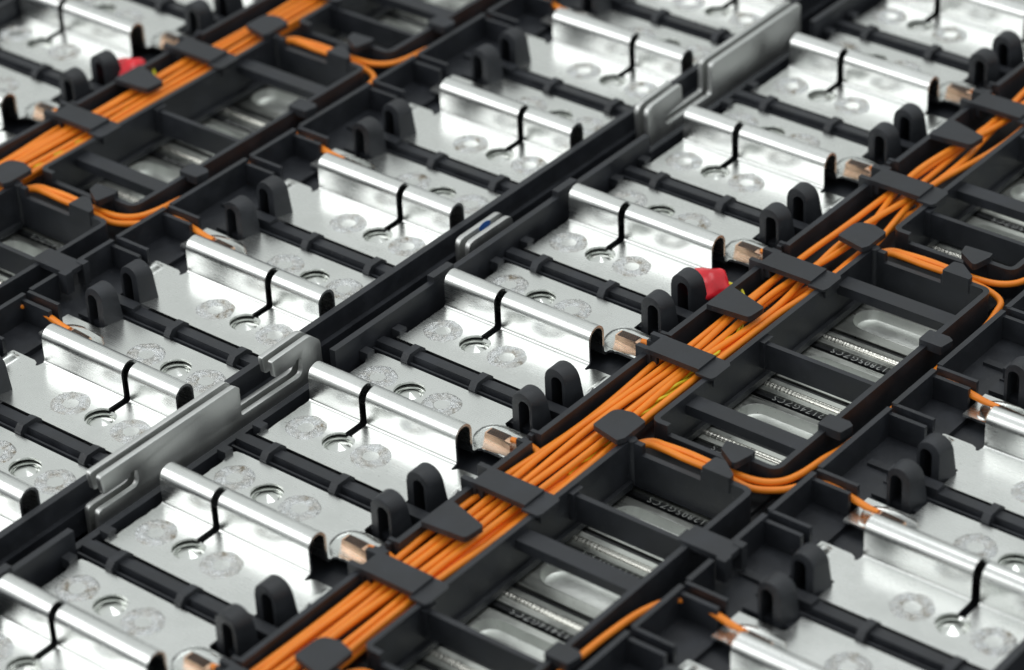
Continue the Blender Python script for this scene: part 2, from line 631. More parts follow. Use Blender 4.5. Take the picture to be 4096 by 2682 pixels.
PLATE_POS = []
for ci, (cn, cx, cy, fl, where) in enumerate(COLS):
    protos = [None, None, None]
    k = 0
    for j in range(-5, 8):
        y = cy + 2 * j
        pts = [(cx + dx, y + dy) for dx in (-0.7, 0.4, 1.3) for dy in (-0.3, 0.5, 1.3)]
        if fl: pts = [(cx - (p[0] - cx), p[1]) for p in pts]
        if not any(in_view(p[0], p[1], 0.1, 0.02) for p in pts):
            continue
        v = k % 3
        if protos[v] is None:
            o = make_plate(fl, v); protos[v] = o
        else:
            o = copy_tree(protos[v])
        o.location = (cx, y, 0)
        o.rotation_euler = (0, 0, RND.uniform(-0.004, 0.004))
        o['label'] = 'bright folded metal plate with a slotted ridge, %s in the %s column %s' % (ORD[k], cn, where)
        if len(o['label'].split()) > 16:
            o['label'] = 'folded metal plate with slotted ridge, %s in the %s column' % (ORD[k], cn)
        o['category'] = 'connector plate'
        o['group'] = 'folded metal connector plates bridging pairs of cells'
        PLATE_POS.append((ci, cx, y, fl, k, cn))
        k += 1

# ------------------------------------------------------------------ battery cells
def lid_mesh():
    x0, x1 = 2.28, 3.80
    yc = 0.322
    rs = 0.20
    slot = []
    for k in range(13):
        a = math.pi / 2 + math.pi * k / 12
        slot.append((2.66 + rs * math.cos(a), rs * math.sin(a)))
    for k in range(13):
        a = -math.pi / 2 + math.pi * k / 12
        slot.append((3.62 + rs * math.cos(a), rs * math.sin(a)))
    bm = bmesh.new()
    out = rect(x0, x1, -yc, 0.27)  # lid cut short here; the black strip stands in for its dark reflection
    vs = [Vector(p) for p in out] + [Vector(p) for p in slot]
    es = [(i, (i + 1) % 4) for i in range(4)] + [(4 + i, 4 + (i + 1) % len(slot)) for i in range(len(slot))]
    V, E_, F_, *_r = delaunay_2d_cdt(vs, es, [], 0, 1e-6)
    bv = [bm.verts.new((p.x, p.y, -0.30)) for p in V]
    for fc in F_:
        cx = sum(V[i].x for i in fc) / 3; cy = sum(V[i].y for i in fc) / 3
        if not in_poly(cx, cy, slot):
            bm.faces.new([bv[i] for i in fc])
    lo = [bm.verts.new((p[0], p[1], -0.62)) for p in out]
    for i in range(4):
        bm.faces.new((bv[i], bv[(i + 1) % 4], lo[(i + 1) % 4], lo[i]))
    me = finish(bm, 'lid_top', MAT_LID, 0)
    # recess: stepped bowl
    bm = bmesh.new()
    rings = []
    for (sc, z) in ((1.0, -0.2985), (0.985, -0.294), (0.95, -0.294), (0.93, -0.302), (0.89, -0.345), (0.78, -0.385), (0.60, -0.392), (0.35, -0.380)):
        ring = []
        for (px, py) in slot:
            cxx = 2.66 if px < 3.1 else 3.62
            ring.append(bm.verts.new((cxx + (px - cxx) * sc if abs(px - cxx) < rs + 0.001 else px, py * sc, z)))
        rings.append(ring)
    n = len(slot)
    for a, b in zip(rings, rings[1:]):
        for i in range(n):
            bm.faces.new((a[i], a[(i + 1) % n], b[(i + 1) % n], b[i]))
    bm.faces.new(rings[-1])
    me2 = finish(bm, 'vent_recess', MAT_RECESS, 0, sharp=28)
    return me, me2

LID, RECESS = lid_mesh()

def bead_mesh():
    pts = []; rad = []
    n = 150
    for i in range(n):
        u = i / (n - 1)
        x = 2.40 + 1.32 * u
        rr = 0.043 + 0.0009 * math.sin(i * 1.3) + 0.001 * noise.noise(Vector((x * 12, 0, 0)))
        if i == 0 or i == n - 1: rr = 0.006
        pts.append((x, 0.0, -0.308)); rad.append(rr)
    return tube('weld_bead', pts, 0.02, MAT_BEAD, 10, True, rad)
BEAD = bead_mesh()
STRIP = box('edge_strip', 2.28, 3.80, -0.105, 0.105, -0.40, -0.292, MAT_LID, 0.006)
INSUL_REFL = box('insulating_reflection_strip', 2.28, 3.80, -0.16, 0.165, -0.45, -0.318, MAT_FLOOR, 0.0)  # black film between lids; under the lettering its black imitates a dark reflection
TERM = lathe('terminal_disc', [(0.0, -0.012), (0.012, -0.015), (0.106, -0.050), (0.110, -0.056), (0.116, -0.072), (0.132, -0.072), (0.138, -0.054), (0.175, -0.045), (0.175, -0.11)], MAT_TERM)
STUD = lathe('weld_pad', [(0.0, -0.0275), (0.24, -0.0275), (0.24, -0.11)], MAT_TERM, 24)

def text_mesh(body, size, mat, depth=0.0):
    cu = bpy.data.curves.new('lettering', 'FONT')
    cu.body = body; cu.size = size
    cu.align_x = 'CENTER'; cu.align_y = 'CENTER'
    cu.resolution_u = 2
    cu.extrude = depth
    cu.space_character = 1.25
    o = bpy.data.objects.new('lettering', cu)
    COL.objects.link(o)
    bpy.context.view_layer.update()
    me = bpy.data.meshes.new_from_object(o.evaluated_get(bpy.context.evaluated_depsgraph_get()))
    bpy.data.objects.remove(o)
    bpy.data.curves.remove(cu)
    me.materials.clear(); me.materials.append(mat)
    return me
TXT = [text_mesh(s, 0.105, MAT_TXT) for s in ('61612414GZCS', '61612174GZCS', '61612805GZCS')]

def make_cell(k):
    t = thing('battery_cell', '', 'battery cell')
    part('lid', LID, t)
    part('vent_recess', RECESS, t)
    b = part('insulating_reflection_strip', INSUL_REFL, t, (0, -0.535 + 0.03, 0))
    part('edge_strip', STRIP, t, (0, -0.505, 0))
    part('weld_bead', BEAD, t, (0, -0.505, 0))
    tx = part('serial_number', TXT[k % 3], t, (3.02, 0.368, -0.3165))
    tx.rotation_euler = (0, 0, math.pi)
    for x in (0.0, 5.99):
        part('terminal_disc', TERM, t, (x, 0, 0))
        for s in (-1, 1):
            pass
    return t
cell_protos = [make_cell(k) for k in range(3)]
first = [True] * 3
for mi, (ox, mn) in enumerate(((0.0, 'right'), (-8.06, 'left'))):
    k = 0
    for j in range(-7, 13):
        y = float(j)
        if not any(in_view(ox + x, y + dy, -0.2, 0.02) for x in (0, 2.3, 3, 3.8, 6) for dy in (-0.5, 0.5)):
            continue
        v = k % 3
        if first[v]:
            o = cell_protos[v]; first[v] = False
        else:
            o = copy_tree(cell_protos[v])
        o.location = (ox, y + 0.0, 0)
        for ch in o.children:
            if ch.name.startswith('terminal'):
                if ch.location.x < 1: ch.location = (0.0 if mi == 0 else -0.03, 0.0, 0)
                else: ch.location = (5.99 if mi == 0 else 5.96, 0.0, 0)
                # cells pair up: 0 and 1.02 under each plate
                if (j % 2 == 1 and ch.location.x < 1) or (j % 2 == 0 and ch.location.x > 1):
                    ch.location.y = 0.02
            else:
                ch.location.y -= 0.04
        o['label'] = 'grey battery cell with stadium vent, %s in the %s module' % (ORD[min(k, 19)], mn)
        o['category'] = 'battery cell'
        o['group'] = 'rectangular battery cells under the black carrier'
        k += 1

# ------------------------------------------------------------------ black carrier
def arch(cx, w, z0, zt, seg=10, flare=0.0):
    rr = w / 2
    pts = [(cx - rr - flare * 0.5, z0)]
    for k in range(seg + 1):
        a = math.pi - math.pi * k / seg
        pts.append((cx + rr * math.cos(a), zt - rr + rr * math.sin(a)))
    pts.append((cx + rr + flare, z0))
    return pts

def hoop_mesh(flip):
    """hollow moulded hoop; front ring narrow, body flares towards the outer side"""
    bm = bmesh.new()
    s = -1 if flip else 1
    cx, sl = 1.262, 1.285
    def ring(y, w, zt, fl_l, fl_r, z0):
        p = arch(cx, w, z0, zt, 12)
        p[0] = (p[0][0] - fl_l, z0); p[-1] = (p[-1][0] + fl_r, z0)
        return [Vector((s * a, y, b)) for a, b in p]
    outer_f = ring(0.0, 0.235, 0.385, 0.0, 0.0, -0.12)
    outer_b = ring(0.20, 0.30, 0.375, 0.05, 0.07, -0.12)
    ip = arch(sl, 0.125, -0.12, 0.305, 12)
    inner_f = [Vector((s * a, 0.0, b)) for a, b in ip]
    inner_b = [Vector((s * a, 0.18, b)) for a, b in ip]
    of = [bm.verts.new(v) for v in outer_f]
    ob = [bm.verts.new(v) for v in outer_b]
    inf = [bm.verts.new(v) for v in inner_f]
    inb = [bm.verts.new(v) for v in inner_b]
    n = len(of)
    for i in range(n - 1):
        bm.faces.new((of[i], of[i + 1], ob[i + 1], ob[i]))
        bm.faces.new((of[i], inf[i], inf[i + 1], of[i + 1]))
        bm.faces.new((inf[i], inb[i], inb[i + 1], inf[i + 1]))
    bm.faces.new(inb)            # back of the pocket
    bm.faces.new(ob)             # back face
    es = []
    for i in range(1, n - 2):
        for a, b in ((of[i], of[i + 1]), (ob[i], ob[i + 1])):
            e = bm.edges.get((a, b))
            if e: es.append(e)
    bmesh.ops.recalc_face_normals(bm, faces=bm.faces[:])
    bmesh.ops.bevel(bm, geom=es, offset=0.012, segments=2, profile=0.6, affect='EDGES')
    return finish(bm, 'hoop', MAT_BLK2, 0, sharp=40)
HOOP = {False: hoop_mesh(False), True: hoop_mesh(True)}

def rib_meshes(flip):
    s = -1 if flip else 1
    X = lambda a, b: (min(s * a, s * b), max(s * a, s * b))
    a0, a1 = X(-0.78, 1.56)
    beam = bmesh.new()
    # cross section in (y, z): raised core with a gutter either side
    core = [(-0.115, -0.14), (0.115, -0.14), (0.115, -0.005), (0.095, -0.005), (0.092, -0.045), (0.068, -0.045), (0.058, 0.038), (-0.050, 0.042), (-0.062, -0.045), (-0.09, -0.045), (-0.093, -0.005), (-0.115, -0.005)]
    prism_into(beam, core, a0, a1, 'x')
    beam = finish(beam, 'rib_beam', MAT_BLK, 0.007)
    b0, b1 = X(1.03, 1.56)
    foot = boxes('hoop_foot', [(b0, b1, -0.06, 0.06, 0.02, 0.085), (b0, b1, -0.31, 0.155, -0.12, -0.025)], MAT_BLK)
    strap = bmesh.new()
    prof = rounded([(-0.150, -0.03, 0), (-0.150, 0.03), (-0.10, 0.088), (0.07, 0.088), (0.130, 0.035), (0.130, -0.03, 0)], 0.025, 3)
    prism_into(strap, prof, -0.040, 0.040, 'x')
    strap = finish(strap, 'strap', MAT_BLK2, 0.01)
    nub = boxes('nub', [(-0.045 if s > 0 else -0.06, 0.06 if s > 0 else 0.045, -0.05, 0.05, -0.06, 0.05)], MAT_BLK2, 0.03)
    return beam, foot, strap, nub
RIBM = {False: rib_meshes(False), True: rib_meshes(True)}

def rib(parent, cx, y, flip):
    s = -1 if flip else 1
    beam, foot, strap, nub = RIBM[flip]
    b = part('rib', beam, parent, (cx, y, 0))
    for sx_ in (-0.35, 0.49):
        part('strap', strap, b, (s * sx_, 0, 0))
    part('hoop_foot', foot, b, (0, 0, 0))
    for dy in (-0.24, 0.24):
        part('nub', nub, b, (s * -0.745, dy, 0))
    part('hoop', HOOP[flip], parent, (cx, y + 0.145, 0))
    part('hoop', HOOP[flip], parent, (cx, y - 0.345, 0))

ZT = 0.22
# positions along the channel
LONG_Y = [-5.3, -3.45, -1.92, 0.69, 2.56, 4.52, 6.49, 8.4]
TRAP_Y = [-2.59, 1.69, 5.71]
BOXES = [(-4.30, -0.66), (-0.27, 3.36), (3.80, 7.40), (7.8, 11.4), (-8.3, -4.72)]
BARS = {0: [('wide', -2.26), ('thin', -1.54), ('thin', -3.58)], 1: [('wide', 0.27), ('thin', 1.43), ('wide', 2.80)],
        2: [('thin', 4.35), ('wide', 5.0), ('thin', 6.2)], 3: [('wide', 9.0)], 4: [('wide', -6.0), ('thin', -5.2)]}
HOOK_X = (3.15, 3.45)

def m_long_clip():
    bm = bmesh.new()
    prism_into(bm, [(1.655, -0.14), (2.26, -0.14), (2.26, 0.14), (1.655, 0.14)], 0.222, 0.278)
    prism_into(bm, rect(1.53, 1.70, -0.142, -0.085), 0.08, 0.274)
    prism_into(bm, rect(1.53, 1.70, 0.095, 0.15), 0.08, 0.274)
    prism_into(bm, rect(1.70, 1.76, -0.12, -0.08), 0.12, 0.223)
    a = finish(bm, 'clip_plate', MAT_BLK2, 0.009)
    bm = bmesh.new()
    prism_into(bm, rounded([(2.245, -0.17, 0), (2.42, -0.17), (2.44, -0.12), (2.44, 0.12), (2.40, 0.16), (2.245, 0.16, 0)], 0.02, 3), 0.222, 0.248)
    prism_into(bm, rect(2.395, 2.42, -0.12, 0.12), 0.13, 0.223)
    b = finish(bm, 'clip_tongue', MAT_BLK2, 0.009)
    return a, b
CLIP_L = m_long_clip()
TRAP = prism('flap', rounded([(1.67, -0.19, 0.01), (2.14, -0.15, 0.05), (2.165, 0.08, 0.04), (1.67, 0.22, 0.01)], 0.03, 4), 0.225, 0.285, MAT_BLK2, 'z', 0.010)
MUSH = prism('corner_tab', rounded([(2.01, -0.13, 0.03), (2.34, -0.20, 0.02), (2.375, -0.13, 0.005), (2.375, 0.19, 0.03), (2.20, 0.24, 0.06), (2.02, 0.20, 0.12)], 0.03, 5), 0.235, 0.292, MAT_BLK2, 'z', 0.010)
POST = lathe('corner_post', [(0.0, 0.24), (0.04, 0.24), (0.05, 0.23), (0.052, -0.25)], MAT_BLK, 20)
HOOK_A = boxes('hook_a', [], MAT_BLK) if False else prism('hook', rounded([(3.14, 0.03, 0.02), (3.17, -0.10, 0.02), (3.40, -0.24, 0.04), (3.45, -0.02, 0.02), (3.44, 0.05, 0.01)], 0.02, 4), 0.215, 0.285, MAT_BLK2, 'z', 0.009)
HOOK_A2 = box('hook_body', 3.17, 3.44, -0.05, 0.045, 0.05, 0.216, MAT_BLK, 0.008)
HOOK_B = prism('hook', rounded([(3.19, -0.04, 0.01), (3.50, -0.04, 0.02), (3.49, 0.03, 0.02), (3.30, 0.17, 0.04), (3.20, 0.16, 0.03)], 0.02, 4), 0.11, 0.28, MAT_BLK2, 'z', 0.010)
CAP = prism('cap', rounded([(-0.08, -0.10), (0.17, -0.10), (0.20, 0.06), (0.14, 0.10), (-0.08, 0.10)], 0.02, 3), 0.17, 0.262, MAT_BLK2, 'z', 0.012)

def bracket_mesh():
    bm = bmesh.new()
    prism_into(bm, rect(3.62, 4.12, -0.12, 0.13), 0.185, 0.245)
    prism_into(bm, rect(4.04, 4.14, -0.16, -0.06), 0.02, 0.25)
    prism_into(bm, rect(4.04, 4.14, 0.09, 0.17), 0.0, 0.25)
    prism_into(bm, rect(3.56, 3.66, -0.09, 0.09), 0.15, 0.2)
    return finish(bm, 'bridge', MAT_BLK2, 0.009)
BRIDGE = bracket_mesh()

def tab_pair():
    a = box('guide_tab', 4.0, 4.43, 0.045, 0.085, -0.06, 0.215, MAT_BLK, 0.010)
    b = box('guide_tab', 4.0, 4.41, -0.065, -0.02, -0.06, 0.185, MAT_BLK, 0.010)
    return a, b
TABA, TABB = tab_pair()
NOTCHB = boxes('guide_fork', [(1.50, 1.66, -0.10, -0.06, 0.0, 0.20), (1.50, 1.56, -0.10, 0.02, 0.0, 0.16), (1.53, 1.66, 0.07, 0.11, 0.0, 0.21), (1.53, 1.58, 0.03, 0.11, 0.0, 0.19)], MAT_BLK2, 0.008)

def segs(y0, y1, gaps):
    out = []; c = y0
    for (a, b) in sorted(gaps):
        if b <= y0 or a >= y1: continue
        if a > c: out.append((c, a))
        c = max(c, b)
    if c < y1: out.append((c, y1))
    return out

def carrier(ox, side, yr):
    t = thing('cell_carrier', 'black moulded plastic carrier frame of the %s module, with hoops, ribs and wire channel' % side, 'carrier frame', (ox, 0, 0), 'black plastic carrier frames')
    Y0, Y1 = yr
    vis = lambda x, y: in_view(ox + x, y, 0.1, 0.06)
    # decks
    part('deck_panel', box('deck_panel', -0.78, 1.60, Y0, Y1, -0.20, -0.125, MAT_BLK, 0.0), t)
    part('deck_panel', box('deck_panel', 4.40, 6.74, Y0, Y1, -0.20, -0.125, MAT_BLK, 0.0), t)
    part('deck_panel', box('deck_panel', 3.97, 4.46, Y0, Y1, -0.13, -0.065, MAT_BLK, 0.01), t)
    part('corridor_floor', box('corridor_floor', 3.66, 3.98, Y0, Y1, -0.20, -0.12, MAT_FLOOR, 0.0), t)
    # outer rails
    cuts = [(-4.60, -1.12), (3.92, 7.05)]
    for (a, b) in segs(Y0, Y1, cuts):
        part('side_rail', box('side_rail', -0.865, -0.795, a, b, -0.18, ZT, MAT_BLK, 0.010), t)
    for (a, b) in cuts:
        part('side_rail', box('side_rail', -0.865, -0.79, a + 0.002, b - 0.002, -0.18, 0.015, MAT_BLK, 0.010), t)
    part('rail_foot', box('rail_foot', -0.96, -0.865, Y0, Y1, -0.22, -0.10, MAT_BLK, 0.01), t)
    tabm = box('rail_tab', -0.885, -0.80, -0.155, 0.155, 0.12, 0.28, MAT_BLK2, 0.010)
    for j in range(-4, 7):
        y = 0.515 + 2 * j
        if vis(-0.8, y) and not any(a < y < b for a, b in cuts): part('rail_tab', tabm, t, (0, y, 0))
    part('side_rail', box('side_rail', 6.70, 6.775, Y0, Y1, -0.20, ZT, MAT_BLK, 0.010), t)
    part('rail_foot', box('rail_foot', 6.775, 6.83, Y0, Y1, -0.25, 0.0, MAT_BLK, 0.008), t)
    # ribs and hoops
    for j in range(-4, 8):
        y = -0.5 + 2 * j
        if any(vis(x, y) for x in (-0.7, 0.4, 1.5)): rib(t, 0, y, False)
        y = -1.5 + 2 * j
        if any(vis(x, y) for x in (4.5, 5.5, 6.7)): rib(t, 5.97, y, True)
    # moulded pocket under the ridge end
    # channel
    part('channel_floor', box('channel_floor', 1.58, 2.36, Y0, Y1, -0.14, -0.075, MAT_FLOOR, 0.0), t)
    gaps = [(0.80 + 2 * j, 0.93 + 2 * j) for j in range(-4, 7)]
    for (a, b) in segs(Y0, Y1, gaps):
        if any(vis(1.63, q) for q in (a, b, (a + b) / 2)):
            part('channel_wall', box('channel_wall', 1.605, 1.665, a, b, -0.13, ZT, MAT_BLK, 0.012), t)
    for j in range(-4, 7):
        if vis(1.6, 0.86 + 2 * j): part('guide_fork', NOTCHB, t, (0, 0.865 + 2 * j, 0))
    for y in LONG_Y:
        if vis(2, y):
            c = part('wire_clip', CLIP_L[0], t, (0, y, 0))
            part('clip_tongue', CLIP_L[1], c)
    for y in TRAP_Y:
        if vis(2, y): part('wire_flap', TRAP, t, (0, y, 0))
    # vent boxes
    for bi, (a, b) in enumerate(BOXES):
        if not any(vis(x, y) for x in (2.3, 3, 3.7) for y in (a, (a + b) / 2, b)): continue
        th = 0.058
        wp = lambda path, z0, z1, nm: part(nm, wall(nm, path, th, z0, z1, MAT_BLK, 0.010), t)
        wp(open_rounded([(2.52, a), (2.355, a, 0.07), (2.355, b, 0.07), (2.52, b)], 0.07, 5), -0.26, ZT, 'vent_wall')
        wp([(2.52, a), (3.17, a)], -0.26, 0.115, 'vent_wall')
        wp([(2.52, b), (3.17, b)], -0.26, 0.115, 'vent_wall')
        wp(open_rounded([(3.17, a), (3.70, a, 0.09), (3.70, b, 0.09), (3.17, b)], 0.09, 6), -0.26, ZT - 0.005, 'vent_wall')
        part('ledge', box('ledge', 2.385, 2.43, a + 0.05, b - 0.05, -0.27, -0.20, MAT_BLK2, 0.006), t)
        part('hook', HOOK_A, t, (0, a, 0)); part('hook_body', HOOK_A2, t, (0, a, 0))
        part('hook', HOOK_B, t, (0, b, 0))
        for (kind, y) in BARS[bi]:
            if kind == 'wide':
                part('cross_bar', box('cross_bar', 2.38, 3.675, y - 0.095, y + 0.095, 0.03, 0.135, MAT_BLK, 0.012), t)
            else:
                part('cross_bar', box('cross_bar', 2.38, 3.675, y - 0.028, y + 0.028, -0.12, 0.16, MAT_BLK, 0.012), t)
                part('bar_stop', box('bar_stop', 2.38, 2.44, y - 0.06, y + 0.09, -0.10, 0.19, MAT_BLK, 0.010), t)
        for fr in (0.24, 0.71):
            y = a + (b - a) * fr
            if bi == 0 and fr > 0.5: continue
            part('cap', CAP, t, (3.72, y - 0.03, 0))
        part('corner_tab', MUSH, t, (0, b + 0.04, 0))
        part('corner_post', POST, t, (2.39, b - 0.0, 0))
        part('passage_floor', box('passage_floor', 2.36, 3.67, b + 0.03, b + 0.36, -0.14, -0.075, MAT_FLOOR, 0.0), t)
    if vis(3.8, -1.5): part('bridge', BRIDGE, t, (0, -1.52, 0))
    # wall towards the right-hand plates
    gaps = []
    for j in range(-4, 7):
        gaps.append((-0.085 + 2 * j - 0.03, -0.085 + 2 * j + 0.06))
        gaps.append((-0.86 + 2 * j - 0.02, -0.86 + 2 * j + 0.05))
    gaps.append((-1.68, -1.36)); 
    for (a, b) in segs(Y0, Y1, gaps):
        if any(vis(4.0, q) for q in (a, b, (a + b) / 2)):
            part('guide_wall', box('guide_wall', 3.975, 4.03, a, b, -0.12, ZT, MAT_BLK, 0.012), t)
    for j in range(-4, 7):
        for yy in (-0.12 + 2 * j, -0.87 + 2 * j):
            if vis(4.2, yy):
                part('guide_tab', TABA, t, (0, yy, 0)); part('guide_tab', TABB, t, (0, yy, 0))
        if vis(4.2, -1.38 + 2 * j):
            part('deck_pad', box('deck_pad', 4.12, 4.62, -1.43 + 2 * j, -1.35 + 2 * j, -0.07, -0.03, MAT_BLK2, 0.008), t)
    return t

carrier(0.0, 'right', (-8.5, 12.5))
carrier(-8.02, 'left', (-6.0, 12.5))
carrier(-16.04, 'outermost left', (-2.0, 9.0))
# tray under everything
tray = single('tray_floor', box('tray_floor', -14, 12, -12, 18, -0.78, -0.66, MAT_FLOOR, 0.0), 'dark floor of the battery tray under the modules', 'tray floor')
tray['kind'] = 'structure'
del tray['category']

# ------------------------------------------------------------------ aluminium link bars in the middle gap
def link(polys, xs, label, mark=None):
    t = thing('link_bar', label, 'link bar', (0, polys[0], 0), 'aluminium link bars standing in the middle gap')
    y0 = polys[0]
    for i, (xa, xb) in enumerate(xs):
        pts = rounded([(p[0] - y0, p[1], p[2]) for p in polys[1]], 0.02, 4)
        area2 = sum(pts[k - 1][0] * pts[k][1] - pts[k][0] * pts[k - 1][1] for k in range(len(pts)))
        if area2 < 0: pts = pts[::-1]
        me = sheet('flat_bar', pts, [], lambda u, v: ((xb, u, v), (1, 0, 0)), xb - xa, MAT_ALU2)
        bm = bmesh.new(); bm.from_mesh(me)
        bmesh.ops.recalc_face_normals(bm, faces=bm.faces[:])
        es = [e_ for e_ in bm.edges if len(e_.link_faces) == 2 and abs(e_.calc_face_angle(0) - math.pi / 2) < 0.3 and abs(e_.verts[0].co.x - e_.verts[1].co.x) < 1e-5]
        bmesh.ops.bevel(bm, geom=es, offset=0.007, segments=2, profile=0.6, affect='EDGES')
        part('flat_bar', finish(bm, 'flat_bar', MAT_ALU2, 0, sharp=40), t)
    return t
XS = [(-1.012, -0.955), (-1.137, -1.08)]
# bar with two hooked slots, lower left
link((-4.2, [(-4.16, -0.3, 0.01), (-4.16, 0.085, 0.06), (-3.63, 0.08, 0.08), (-3.63, 0.255, 0.035), (-3.72, 0.255, 0.02), (-3.735, 0.215, 0.01),
              (-4.06, 0.215, 0.03), (-4.09, 0.42, 0.04), (-2.32, 0.415, 0.01), (-2.262, 0.37, 0.02), (-2.27, 0.065, 0.02),
              (-1.415, 0.055, 0.08), (-1.415, 0.25, 0.035), (-1.49, 0.25, 0.02), (-1.505, 0.215, 0.01), (-1.79, 0.22, 0.03), (-1.815, 0.41, 0.02), (-1.27, 0.42, 0.11),
              (-1.14, 0.30, 0.10), (-1.12, -0.3, 0.01)]), XS, 'long brushed aluminium link bar pair with two hooked slots, lower left of centre')
link((4.1, [(4.14, -0.3, 0.01), (4.10, 0.40, 0.12), (4.72, 0.425, 0.03), (4.75, 0.20, 0.03), (4.45, 0.17, 0.03), (4.42, 0.10, 0.03), (4.47, 0.055, 0.02), (5.27, 0.055, 0.04), (5.28, 0.42, 0.06), (7.0, 0.43, 0.04), (7.03, -0.3, 0.01)]),
     XS, 'long brushed aluminium link bar pair with a stepped hook, upper right of centre')
sm = link((1.1, [(1.09, -0.2, 0.01), (1.09, 0.245, 0.09), (1.80, 0.245, 0.10), (1.80, -0.2, 0.01)]), XS, 'short aluminium link bar pair with a blue ink mark at the picture centre')
bm = bmesh.new()
prism_into(bm, [(0.40 + 0.09 * math.cos(2 * math.pi * k / 20), 0.215 + 0.045 * math.sin(2 * math.pi * k / 20)) for k in range(20)], -1.081, -1.078, 'x')
part('ink_mark', finish(bm, 'ink_mark', MAT_BLUE, 0), sm, label='blue ink mark')
link((8.3, [(8.3, -0.3, 0.01), (8.3, 0.42, 0.08), (10.5, 0.42, 0.08), (10.5, -0.3, 0.01)]), XS, 'aluminium link bar pair at the top edge of the photo')
# far-left gap
for yy in (1.6, 3.2):
    pass

# ------------------------------------------------------------------ wires
RW = 0.034
def wname(nm, n):
    return nm

def crimp_meshes():
    # copper crimp along x, centred at origin, 0.30 long
    bm = bmesh.new()
    prism_into(bm, rounded([(-0.052, -0.02, 0), (0.052, -0.02, 0), (0.050, 0.048), (-0.050, 0.048)], 0.012, 2), -0.15, 0.15, 'x')
    a = finish(bm, 'crimp', MAT_COPPER, 0.006)
    bm = bmesh.new()
    for i in range(8):
        for j in range(4):
            x = -0.115 + 0.024 * i + (0.012 if j % 2 else 0)
            y = -0.033 + 0.022 * j
            bmesh.ops.create_cone(bm, cap_ends=True, segments=4, radius1=0.0068, radius2=0.003, depth=0.010,
                                  matrix=Matrix.Translation((x, y, 0.056)))
    b = finish(bm, 'knurling', MAT_COPPER, 0, smooth=False)
    global KNURL_BAND
    KNURL_BAND = box('knurled_band', -0.132, 0.082, -0.045, 0.047, 0.040, 0.0535, MAT_DARKCU, 0.002)
    # clear resin pillow over the crimp
    bm = bmesh.new()
    bmesh.ops.create_uvsphere(bm, u_segments=28, v_segments=14, radius=1.0)
    for v in bm.verts:
        x, y, z = v.co
        sx_ = math.copysign(abs(x) ** 0.75, x); sy_ = math.copysign(abs(y) ** 0.8, y)
        v.co = Vector((sx_ * 0.27 + 0.0, sy_ * 0.175 * (1 - 0.22 * sx_), (max(z, 0.0) ** 0.6) * 0.092 * (1 + 0.12 * sx_)))
    g = finish(bm, 'resin', MAT_GEL, 0, sharp=180)
    # raised tongue of the plate under it
    bm = bmesh.new()
    prism_into(bm, rounded([(-0.24, -0.15), (0.26, -0.15), (0.26, 0.13), (-0.16, 0.13)], 0.06, 5), 0.0, 0.012, 'z')
    p = finish(bm, 'pad', MAT_ALU, 0.004)
    return a, b, g, p
CR_A, CR_B, CR_G, CR_P = crimp_meshes()

def add_crimp(w, loc, rot, clear=True):
    c = part('crimp', CR_A, w, loc); c.rotation_euler = (0, 0, rot)
    k = part('knurling', CR_B, c)
    part('knurled_band', KNURL_BAND, c)
    if clear:
        g = part('resin_cover', CR_G, w, (loc[0], loc[1], 0.012)); g.rotation_euler = (0, 0, rot)
    p = part('solder_tongue', CR_P, w, (loc[0], loc[1] + (0.0), 0.001)); p.rotation_euler = (0, 0, rot)
    return c

def lane_pts(x, z, ya, yb, seed, amp=0.02, step=0.3):
    out = []
    y = ya
    while y > yb:
        n1 = noise.noise(Vector((seed * 7.3, y * 0.55, 0.0))); n2 = noise.noise(Vector((seed * 3.1, y * 0.6, 9.0)))
        out.append((x + amp * 2 * n1, y, z + amp * 0.7 * n2))
        y -= step
    out.append((x, yb, z))
    return out

def top_lane(j): return 1.735 + 0.078 * j

def wire_obj(path, label, cat='wire', rad=RW, mat=None, name='sense_wire', group='orange sense wires', sides=10):
    p0 = Vector(path[0])
    me = tube(name, [Vector(p) - p0 for p in path], rad, mat or MAT_WIRE, sides)
    return single(name, me, label, cat, p0, group)

